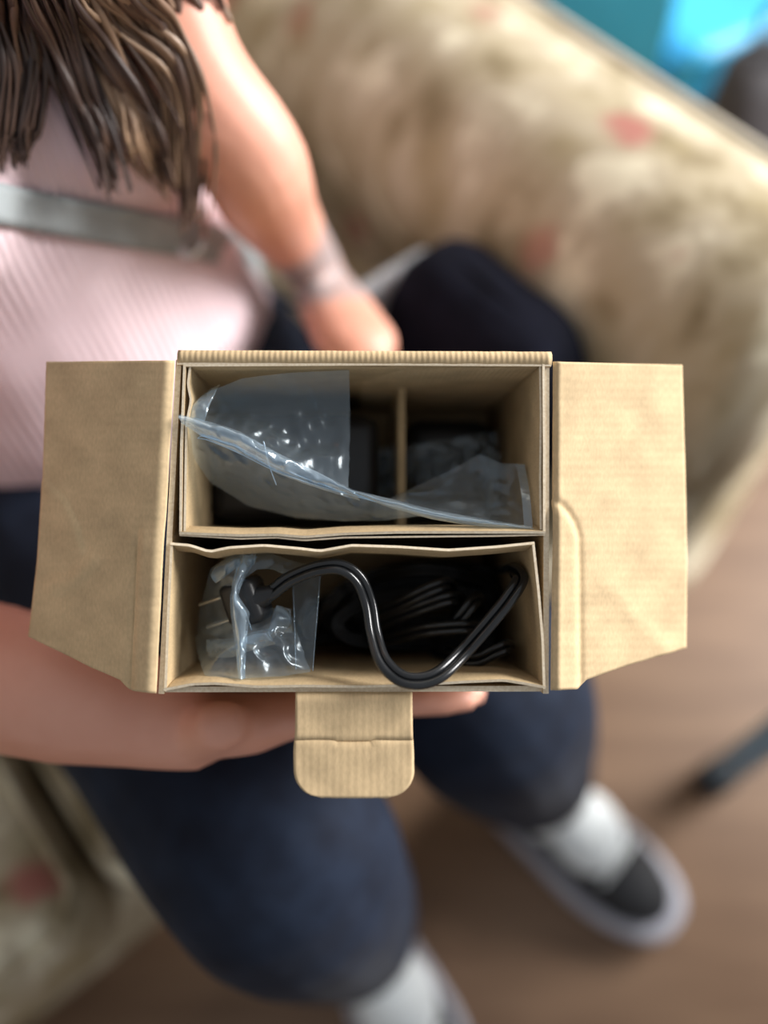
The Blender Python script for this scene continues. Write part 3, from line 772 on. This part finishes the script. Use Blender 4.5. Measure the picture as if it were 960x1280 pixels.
# right hand: palm against the front wall, fingers wrapped along it
def hand(bm, wrist, wr, palm, fingers, thumb):
    P_, R_ = taper([wrist] + palm[0], [wr] + palm[1], 4); tube(bm, P_, R_, 14, True, palm[2], palm[3])
    for pts, r in fingers + [thumb]:
        P_, R_ = taper(pts, r, 5); tube(bm, P_, R_, 10)
yf = 640 + 0.1135 * FPX   # front face plus half a finger, scaled by depth below
def FP(px, d, off=0.0):   # a point on the front wall's outer face
    q = RB(px, 868, 0); q = q + AX * ((d - 0.466) * KB); return q - UP * (0.0026 + 0.0082 + off)
rw = RARM[-1][0]
hand(bm, rw, .0265, ([B(275, 905, .483), B(318, 899, .485), B(352, 893, .485)], [.032, .033, .027], AX, 0.55),
     [([FP(335, .515, .014), FP(400, .510, .008), FP(480, .508, .001), FP(560, .510, .0), FP(598, .514, .0)], [.011, .0105, .0095, .009, .0075]),
      ([FP(345, .538, .013), FP(420, .535, .008), FP(510, .533, .001), FP(585, .535, .0), FP(618, .537, .0)], [.0115, .011, .0095, .009, .0075]),
      ([FP(345, .560, .012), FP(420, .560, .008), FP(500, .560, .001), FP(575, .562, .0), FP(600, .563, .0)], [.011, .0105, .0095, .009, .0075]),
      ([FP(338, .580, .010), FP(400, .583, .006), FP(470, .586, .001), FP(540, .588, .0)], [.010, .009, .008, .007])],
     ([B(255, 915, .466), B(282, 905, .446), FP(296, .492, .010), FP(312, .482, .002), FP(322, .476, .0)], [.016, .0125, .011, .0105, .008]))
# left hand: reaches behind the rear wall
def BP(px, d, off=0.0):
    q = RB(px, 437, 0) + AX * ((d - 0.476) * KB); return q + UP * (0.0026 + 0.0082 + off)
lw = LARM[-1][0]
hand(bm, lw, .0225, ([B(420, 383, .70), B(444, 425, .655)], [.031, .033], (RT + FW * .3).normalized(), 0.6),
     [([B(446, 428, .645), BP(475, .672, .02), BP(505, .655, .0), BP(535, .650, 0)], [.011, .0105, .0095, .008]),
      ([B(440, 430, .652), BP(470, .685, .015), BP(510, .675, .0), BP(540, .672, 0)], [.011, .0105, .0095, .008]),
      ([B(432, 428, .66), BP(460, .70, .012), BP(495, .695, .0), BP(525, .693, 0)], [.0105, .010, .009, .0075]),
      ([B(424, 424, .668), BP(445, .715, .012), BP(475, .712, .0), BP(500, .712, 0)], [.0095, .009, .008, .007])],
     ([B(408, 380, .70), B(422, 415, .65), BP(440, .66, .008), BP(455, .635, .0)], [.014, .012, .011, .009]))
link('body', remesh(bm, 0.0042, 3), M['skin'], per, True)
for sg in (-1, 1):
    bm = bmesh.new(); c = HC + PS * .031 * sg + hu * .008 + hf * .0610
    ellipsoid(bm, c, [hf * .0125, PS * .0125, hu * .0125]); e = from_bm('eye', bm, M['eye'], per, True)
    bm = bmesh.new(); ellipsoid(bm, c + hf * .0095 - hu * .004, [PS * .0058, hu * .0058, hf * .0035]); from_bm('iris', bm, M['iris'], e, True)
bm = bmesh.new(); tube(bm, [HC - hu * .062 + hf * .080 - PS * .02, HC - hu * .060 + hf * .0905, HC - hu * .062 + hf * .080 + PS * .02], [.003, .006, .003], 8); from_bm('lips', bm, M['lips'], per, True)

# pink ribbed top
bm = bmesh.new()
loft(bm, torso_rings(0.011)[1:-1])
for sg in (-1, 1): ellipsoid(bm, W(.050, .062 * sg, .80), [FS * .062, PS * .064, ZZ * .062])
ellipsoid(bm, W(.07, 0, .61), [FS * .072, PS * .12, ZZ * .07])
tube(bm, [W(-.05, 0, .93), W(-.048, 0, .985)], [.10, .078], 16)
for arm_ in (LARM, RARM):
    a, b = arm_[0][0], arm_[1][0]; q = a.lerp(b, .45)
    tube(bm, [a, a.lerp(q, .5), q], [.064, .060, .056], 16)
top_me = remesh(bm, 0.006, 6)
for v in top_me.vertices:
    q = v.co; n_ = noise.noise(Vector((q.x * 9, q.y * 9, q.z * 16))); v.co += FS * n_ * 0.006
top = link('knit_top', top_me, M['knit'], per, True)

# trousers
bm = bmesh.new()
loft(bm, [ring(W(s, 0, z), FS * a, PS * b, 24) for s, z, a, b in ((0, .418, .10, .15), (0, .45, .118, .165), (0, .50, .122, .172), (.012, .56, .121, .163), (.015, .59, .114, .153))])
for H, K, A, hem in ((LH, LK, LA, 0.66), (RH, RK, RA, 0.68)):
    e = K.lerp(A, hem)
    P_, R_ = taper([H, H.lerp(K, .5), H.lerp(K, .85), K + FS * .004, K.lerp(A, .22) + FS * .006, K.lerp(A, hem * .7), e], [.092, .094, .088, .082, .080, .074, .066], 5)
    tube(bm, P_, R_, 18, False)
tm = remesh(bm, 0.006, 5)
for v in tm.vertices:
    q = v.co; v.co += Vector((1, .3, .5)).normalized() * noise.noise(Vector((q.x * 14, q.y * 14, q.z * 9))) * 0.006
link('trousers', tm, M['trousers'], per, True)

# the cloth under each photo point, for hair and strap that lie on it
bpy.context.view_layer.update()
off = wloc(per)
from mathutils.bvhtree import BVHTree
bv = BVHTree.FromPolygons([v.co + off for v in top.data.vertices], [tuple(p.vertices) for p in top.data.polygons])
def on_top(px, py, lift):
    r = (B(px, py, 1) - CAM).normalized(); h, n_, i, d = bv.ray_cast(CAM, r)
    if h is None: return None
    return h - r * lift
# hair in long locks over both shoulders
def hair():
    bm = bmesh.new(); tones = []
    lay = bm.verts.layers.float.new('tone')
    rnd = random.Random(3)
    def lock(pts, r, tone):
        P_ = catmull(pts, 6); m = len(P_); n0 = len(bm.verts)
        R_ = [r * (0.9 + .25 * math.sin(i * .9)) * (1 if i < m * .6 else max(.22, 1 - (i - m * .6) / (m * .4) * .8)) for i in range(m)]
        tube(bm, P_, R_, 6)
        bm.verts.ensure_lookup_table()
        for v in list(bm.verts)[n0:]: v[lay] = tone
    # scalp cover
    for k in range(150):
        a = rnd.uniform(-1, 1); side = 1 if a > 0 else -1
        th = rnd.uniform(-0.9, 2.4)     # front to back over the crown
        p0 = HC + hu * (.02 + .098 * math.cos(th * .55)) - hf * (.015 + .100 * math.sin(th * .55)) + PS * .006 * side
        sd = PS * side
        p1 = HC + hu * .06 - hf * (.02 + .09 * math.sin(th * .62)) + sd * (.082 * math.cos(max(0, th - .9) * .8))
        p2 = HC - hu * .04 - hf * (.02 + .075 * math.sin(th * .62)) + sd * (.09 * math.cos(max(0, th - .9) * .7))
        if rnd.random() < .55 and th < 1.3: p3 = W(.055 + rnd.uniform(-.02, .02), side * (.10 + rnd.uniform(-.03, .03)), .97); p4 = W(.10, side * (.11 + rnd.uniform(-.04, .03)), .90 - rnd.uniform(0, .05))
        else: p3 = W(-.11, side * rnd.uniform(.0, .11), .98); p4 = W(-.135, side * rnd.uniform(.0, .12), .85 - rnd.uniform(0, .12))
        lock([p0, p1, p2, p3, p4], rnd.uniform(.006, .010), rnd.choice((.15, .3, .4, .5, .7)))
    # clumps that hang in front, over the chest
    clumps = [(((.065, .03, 1.0), (8, -60, .42), (28, 20, .452), (38, 90, .475), (28, 160, .49), (24, 185, .50)), 13, 26, .15),
              (((.065, .05, 1.0), (30, -50, .425), (72, 40, .46), (98, 110, .482), (122, 170, .498), (140, 215, .51)), 16, 32, .22),
              (((.06, .07, 1.0), (70, -50, .43), (120, 40, .465), (165, 110, .49), (200, 170, .51), (215, 215, .525)), 15, 22, .35),
              (((.06, .09, 1.0), (130, -50, .44), (190, 30, .475), (228, 110, .50), (240, 190, .525), (236, 262, .54)), 15, 30, .55),
              (((.06, .09, 1.0), (100, -50, .435), (150, 20, .465), (205, 70, .485), (225, 130, .505), (226, 215, .53)), 20, 20, .85),
              (((.06, .08, 1.0), (90, -50, .435), (130, 60, .47), (165, 140, .50), (172, 190, .515), (205, 232, .53)), 10, 12, .8),
              (((.06, .02, 1.0), (-40, -60, .41), (-10, 20, .45), (0, 90, .475), (-4, 150, .49), (-6, 190, .50)), 20, 22, .3)]
    for pts, spread, n, tone in clumps:
        for k in range(int(n * 2.2)):
            ox, oy, od = rnd.gauss(0, spread), rnd.gauss(0, 6), rnd.uniform(-.012, .006)
            wv = rnd.uniform(0, 6); q = [HC + hu * .05 + PS * .075 - hf * rnd.uniform(-.02, .04), W(*pts[0]) + PS * rnd.uniform(-.02, .02)]
            for i, (x, y, d) in enumerate(pts[1:]):
                kk = 1.0 - .12 * i
                hx, hy = x + ox * kk + 6 * math.sin(wv + i * 1.3), y + oy + (rnd.uniform(-18, 25) if i == 4 else 0)
                h_ = on_top(hx, hy, 0) if hy > -20 else None
                dd = d + od
                if h_ is not None: dd = min(dd, (h_ - CAM).dot(FW) - .006 - (od + .012) * .5)
                q.append(B(hx, hy, dd))
            lock(q, rnd.uniform(.0012, .0028), max(0, min(1, tone + rnd.gauss(0, .16))))
    return from_bm('hair', bm, M['hair'], per, True, False)
hair()

# socks and sneakers
def sneaker(A, t, lab=None):
    side = Vector((-t.y, t.x, 0)); base = Vector((A.x, A.y, 0))
    bm = bmesh.new(); tube(bm, [base + ZZ * .075 + t * .01, base + ZZ * .12 + t * .002, base + ZZ * .18 - t * .008, base + ZZ * .235 - t * .022], [.040, .042, .040, .038], 16)
    from_bm('sock', bm, M['sock'], per, True)
    def outline(z, g, lift=0):
        r = []
        for k in range(40):
            a = 2 * math.pi * k / 40; c, s_ = math.cos(a), math.sin(a)
            x = .052 + .142 * (abs(c) ** .8) * (1 if c > 0 else -1)
            wd = .048 + .011 * smooth01((x + .02) / .14)
            y = wd * (abs(s_) ** .75) * (1 if s_ > 0 else -1)
            f = 1 + g
            r.append(base + t * (.052 + (x - .052) * f) + side * y * f + ZZ * (z + lift * smooth01((x - .1) / .1)))
        return r
    bm = bmesh.new()
    loft(bm, [outline(0.001, -.07), outline(.008, .0), outline(.022, .025), outline(.034, .02), outline(.040, -.02), outline(.040, -.12)])
    sh = bpy.data.objects.new('sneaker', None); COL.objects.link(sh); sh.parent = per; sh.location = base - per.location
    from_bm('sole', bm, M['sole'], sh, True)
    bm = bmesh.new()
    secs = [(.178, .012, .040, .048), (.165, .030, .040, .060), (.14, .042, .040, .070), (.11, .047, .040, .082), (.08, .047, .040, .100), (.045, .044, .040, .115), (.01, .042, .040, .120), (-.03, .040, .040, .118), (-.065, .030, .040, .108), (-.078, .014, .04, .09)]
    rings = []
    for x, w_, z0, z1 in secs:
        r = []
        for k in range(16):
            a = math.pi * 2 * k / 16; cc, ss = math.cos(a), math.sin(a)
            y = w_ * (abs(cc) ** .8) * (1 if cc > 0 else -1); z = (z0 - .006) if ss < 0 else z0 - .006 + (z1 - z0 + .006) * ss ** .8
            r.append(base + t * x + side * y + ZZ * z)
        rings.append(r)
    loft(bm, rings); from_bm('upper', bm, M['sneaker_black'], sh, True)
    # white padded tongue and collar
    bm = bmesh.new()
    ellipsoid(bm, base + t * .052 + ZZ * .098, [(t * .9 - ZZ * .45).normalized() * .058, side * .043, (ZZ * .9 + t * .45).normalized() * .030], 18, 10)
    ellipsoid(bm, base - t * .02 + ZZ * .095, [t * .055, side * .045, ZZ * .040], 18, 10)
    from_bm('tongue', bm, M['sock'], sh, True)
    for i in range(3):
        bm = bmesh.new(); c = base + t * (.064 + .018 * i) + ZZ * (.124 - .011 * i)
        tube(bm, [c - side * .032 - ZZ * .016, c - side * .015 + ZZ * .002, c + side * .015 + ZZ * .002, c + side * .032 - ZZ * .016], .0028, 6); from_bm('lace', bm, M['sock'], sh, True)
sneaker(LA, TD[0]); sneaker(RA, TD[1])

# ------------------------------------------------------------------ handbag with its strap
hb = thing('handbag', W(.2, .24, .42), 'black handbag with wide grey strap beside the left thigh on the sofa', 'handbag')
def bagbody():
    bm = bmesh.new(); rings = []
    for z, sx, px_ in ((.412, .08, .035), (.425, .092, .048), (.48, .099, .054), (.55, .098, .055), (.59, .093, .052), (.612, .085, .044), (.626, .074, .030), (.632, .062, .016)):
        c = W(.208, .253 + .022 * smooth01((z - .5) / .14), z); r = []
        for k in range(36):
            a = 2 * math.pi * k / 36; cc, ss = math.cos(a), math.sin(a)
            q = c + FS * sx * (abs(cc) ** .5) * (1 if cc > 0 else -1) + PS * px_ * (abs(ss) ** .6) * (1 if ss > 0 else -1)
            r.append(q + noise.noise_vector(q * 18) * .005)
        rings.append(r)
    loft(bm, rings); return from_bm('bag_body', bm, M['bag_cloth'], hb, True)
bagbody()
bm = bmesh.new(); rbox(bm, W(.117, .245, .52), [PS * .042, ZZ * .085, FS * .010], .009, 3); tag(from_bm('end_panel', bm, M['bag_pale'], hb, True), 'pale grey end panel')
bm = bmesh.new(); tube(bm, [W(.155, .275, .630), W(.208, .275, .632), W(.26, .275, .630)], .003, 8); from_bm('zip', bm, M['bag_cloth'], hb, True)
def strap():
    rowsA = []
    for k in range(30):
        px = -95 + k * (262 + 95) / 29; yc = 274 + (px - 100) * 0.185 - 0.00006 * (px - 100) ** 2
        hw = 25 - 2 * k / 29; line = []
        for j in (-1, -.5, 0, .5, 1):
            h = on_top(px - j * 5, yc + j * hw, .005); line.append(h)
        if all(h is not None for h in line): rowsA.append(line)
    first = rowsA[0]; head_ = []
    for s_, p_, z_ in ((.0, -.20, .83), (-.10, -.16, .86), (-.16, -.05, .86), (-.16, .06, .83), (-.10, .16, .77), (-.03, .20, .68), (.0, .20, .60)):
        h_, n_, i_, d_ = bv.find_nearest(W(s_, p_, z_)); c = h_ + n_ * .006
        head_.append([c - ZZ * .013 * j for j in (-1, -.5, 0, .5, 1)])
    rowsA = head_[::-1] + rowsA
    # tail: round the side of the waist and down to the bag end panel
    last = rowsA[-1]; ctr = last[2]
    e0 = W(.0, .182, .53); e1 = W(.104, .240, .50)
    for t in (.35, .7, 1.0):
        c = ctr.lerp(e0, t) + PS * .012 * math.sin(math.pi * t); wv = (last[4] - last[0]).normalized().lerp((ZZ * -1 + FS * .3).normalized(), t).normalized()
        rowsA.append([c + wv * .013 * j for j in (-1, -.5, 0, .5, 1)])
    for t in (.4, .75, 1.0):
        c = e0.lerp(e1, t); wv = (ZZ * -1 + FS * .3).normalized().lerp(PS, t).normalized()
        rowsA.append([c + wv * .013 * j for j in (-1, -.5, 0, .5, 1)])
    return sheet('strap', rowsA, 0.0022, [M['bag_grey'], M['bag_grey']], hb, smooth=True), ctr
so, ctr = strap(); tag(so, 'wide grey webbing strap')
bm = bmesh.new(); q = B(243, 291, .53)
h = on_top(238, 291, .010) or ctr
rr = [h + UP * .017 * math.cos(a) + RT * .010 * math.sin(a) - FW * .004 for a in [2 * math.pi * k / 16 for k in range(17)]]
tube(bm, rr, .003, 8, False); tag(from_bm('strap_ring', bm, M['metal'], so, True), 'shiny metal ring')

# ------------------------------------------------------------------ blue plastic chair past the armrest
def chair():
    e1 = Vector((0.84, 0.54, 0)).normalized(); e2 = Vector((-0.54, 0.84, 0)).normalized()
    k0 = Vector((0.458, 1.225, 0)); SW, H = 0.34, 0.36
    ch = thing('plastic_chair', k0 + (e1 + e2) * SW / 2, 'bright sky-blue plastic chair standing beyond the armrest', 'chair')
    mats = [M['blue_plastic'], M['blue_plastic']]
    def Q(a, b, z): return k0 + e1 * (a * SW) + e2 * (b * SW) + ZZ * z
    g = [[Q(a / 8, b / 8, H - 0.018 * math.sin(math.pi * a / 8) * math.sin(math.pi * b / 8)) for b in range(9)] for a in range(9)]
    sheet('seat', g, 0.006, mats, ch, smooth=True)
    for pa, pb_ in (((0, 0), (1, 0)), ((1, 0), (1, 1)), ((1, 1), (0, 1)), ((0, 1), (0, 0))):
        g = [[Q(pa[0] + (pb_[0] - pa[0]) * u / 8, pa[1] + (pb_[1] - pa[1]) * u / 8, H - z) for u in range(9)] for z in (0, .015, .03)]
        sheet('rim', g, 0.005, mats, ch, smooth=True, side=-1)
    for a, b in ((0, 0), (1, 0), (1, 1), (0, 1)):
        sa, sb = (1 if a == 0 else -1), (1 if b == 0 else -1); lg = []
        for k in range(9):      # angle-section leg, flared towards the floor
            t = k / 8; z = (H - .02) * (1 - t); w_ = .28 - .12 * t; f = .09 * t
            o_ = (a - sa * f, b - sb * f)
            lg.append([Q(o_[0], o_[1] + sb * w_, z), Q(o_[0], o_[1] + sb * w_ / 2, z), Q(o_[0], o_[1], z), Q(o_[0] + sa * w_ / 2, o_[1], z), Q(o_[0] + sa * w_, o_[1], z)])
        sheet('leg', lg, 0.005, mats, ch, side=-sa * sb)
    g = []                      # backrest along the side nearest the sofa
    for k in range(9):
        z = H - .17 + .46 * k / 8
        g.append([Q(-.03 - .16 * k / 8, .10 + .85 * u / 10, z - (.05 * (abs(u - 5) / 5) ** 3 if k == 8 else 0)) for u in range(11)])
    sheet('backrest', g, 0.007, mats, ch, smooth=True)
    return ch
chair()

# ------------------------------------------------------------------ added dark bag, standing in for the shade under the chair
def shade_bag():
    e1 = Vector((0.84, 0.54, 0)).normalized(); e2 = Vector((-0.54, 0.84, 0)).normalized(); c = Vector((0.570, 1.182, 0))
    t = thing('added_shade_bag', c, 'added charcoal bag shape standing in for the shade under the blue chair', 'bag')
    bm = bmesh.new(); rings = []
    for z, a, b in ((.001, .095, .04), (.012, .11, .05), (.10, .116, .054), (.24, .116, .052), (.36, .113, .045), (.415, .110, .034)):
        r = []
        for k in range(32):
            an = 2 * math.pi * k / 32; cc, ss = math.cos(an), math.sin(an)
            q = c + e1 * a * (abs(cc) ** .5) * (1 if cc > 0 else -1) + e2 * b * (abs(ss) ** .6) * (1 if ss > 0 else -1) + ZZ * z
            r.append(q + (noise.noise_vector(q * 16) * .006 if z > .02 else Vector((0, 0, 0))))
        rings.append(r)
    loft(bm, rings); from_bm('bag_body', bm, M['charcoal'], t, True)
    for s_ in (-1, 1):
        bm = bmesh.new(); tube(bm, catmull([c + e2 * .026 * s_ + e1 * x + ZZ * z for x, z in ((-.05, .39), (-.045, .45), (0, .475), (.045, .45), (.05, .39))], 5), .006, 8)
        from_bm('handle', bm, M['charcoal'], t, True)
shade_bag()

# ------------------------------------------------------------------ tube-legged table, one leg in view
def table():
    o = PZ(887, 978, 0.0); t = thing('tube_table', o, 'dull blue tube-legged table standing on the floor past the sneaker', 'table')
    L, Wd, H = 0.55, 0.42, 0.50
    d1 = Vector((0.96, 0.28, 0)).normalized(); d2 = Vector((d1.y, -d1.x, 0))
    for a, b in ((0, 0), (1, 0), (0, 1), (1, 1)):
        q = o + d1 * L * a + d2 * Wd * b
        bm = bmesh.new(); tube(bm, [q + ZZ * .02, q + ZZ * H], .0180, 14, False); lg = from_bm('leg', bm, M['blue_metal'], t, True)
        bm = bmesh.new(); tube(bm, [q + ZZ * .001, q + ZZ * .006, q + ZZ * .05], [.021, .0225, .0215], 14, False); from_bm('foot', bm, M['rubber'], lg, True)
    bm = bmesh.new(); rbox(bm, o + d1 * L / 2 + d2 * Wd / 2 + ZZ * (H + .01), [d1 * (L / 2 + .02), d2 * (Wd / 2 + .02), ZZ * .012], .006, 2); from_bm('top', bm, M['wood'], t, True)
table()
for o in bpy.data.objects:
    if 'wl' in o: del o['wl']
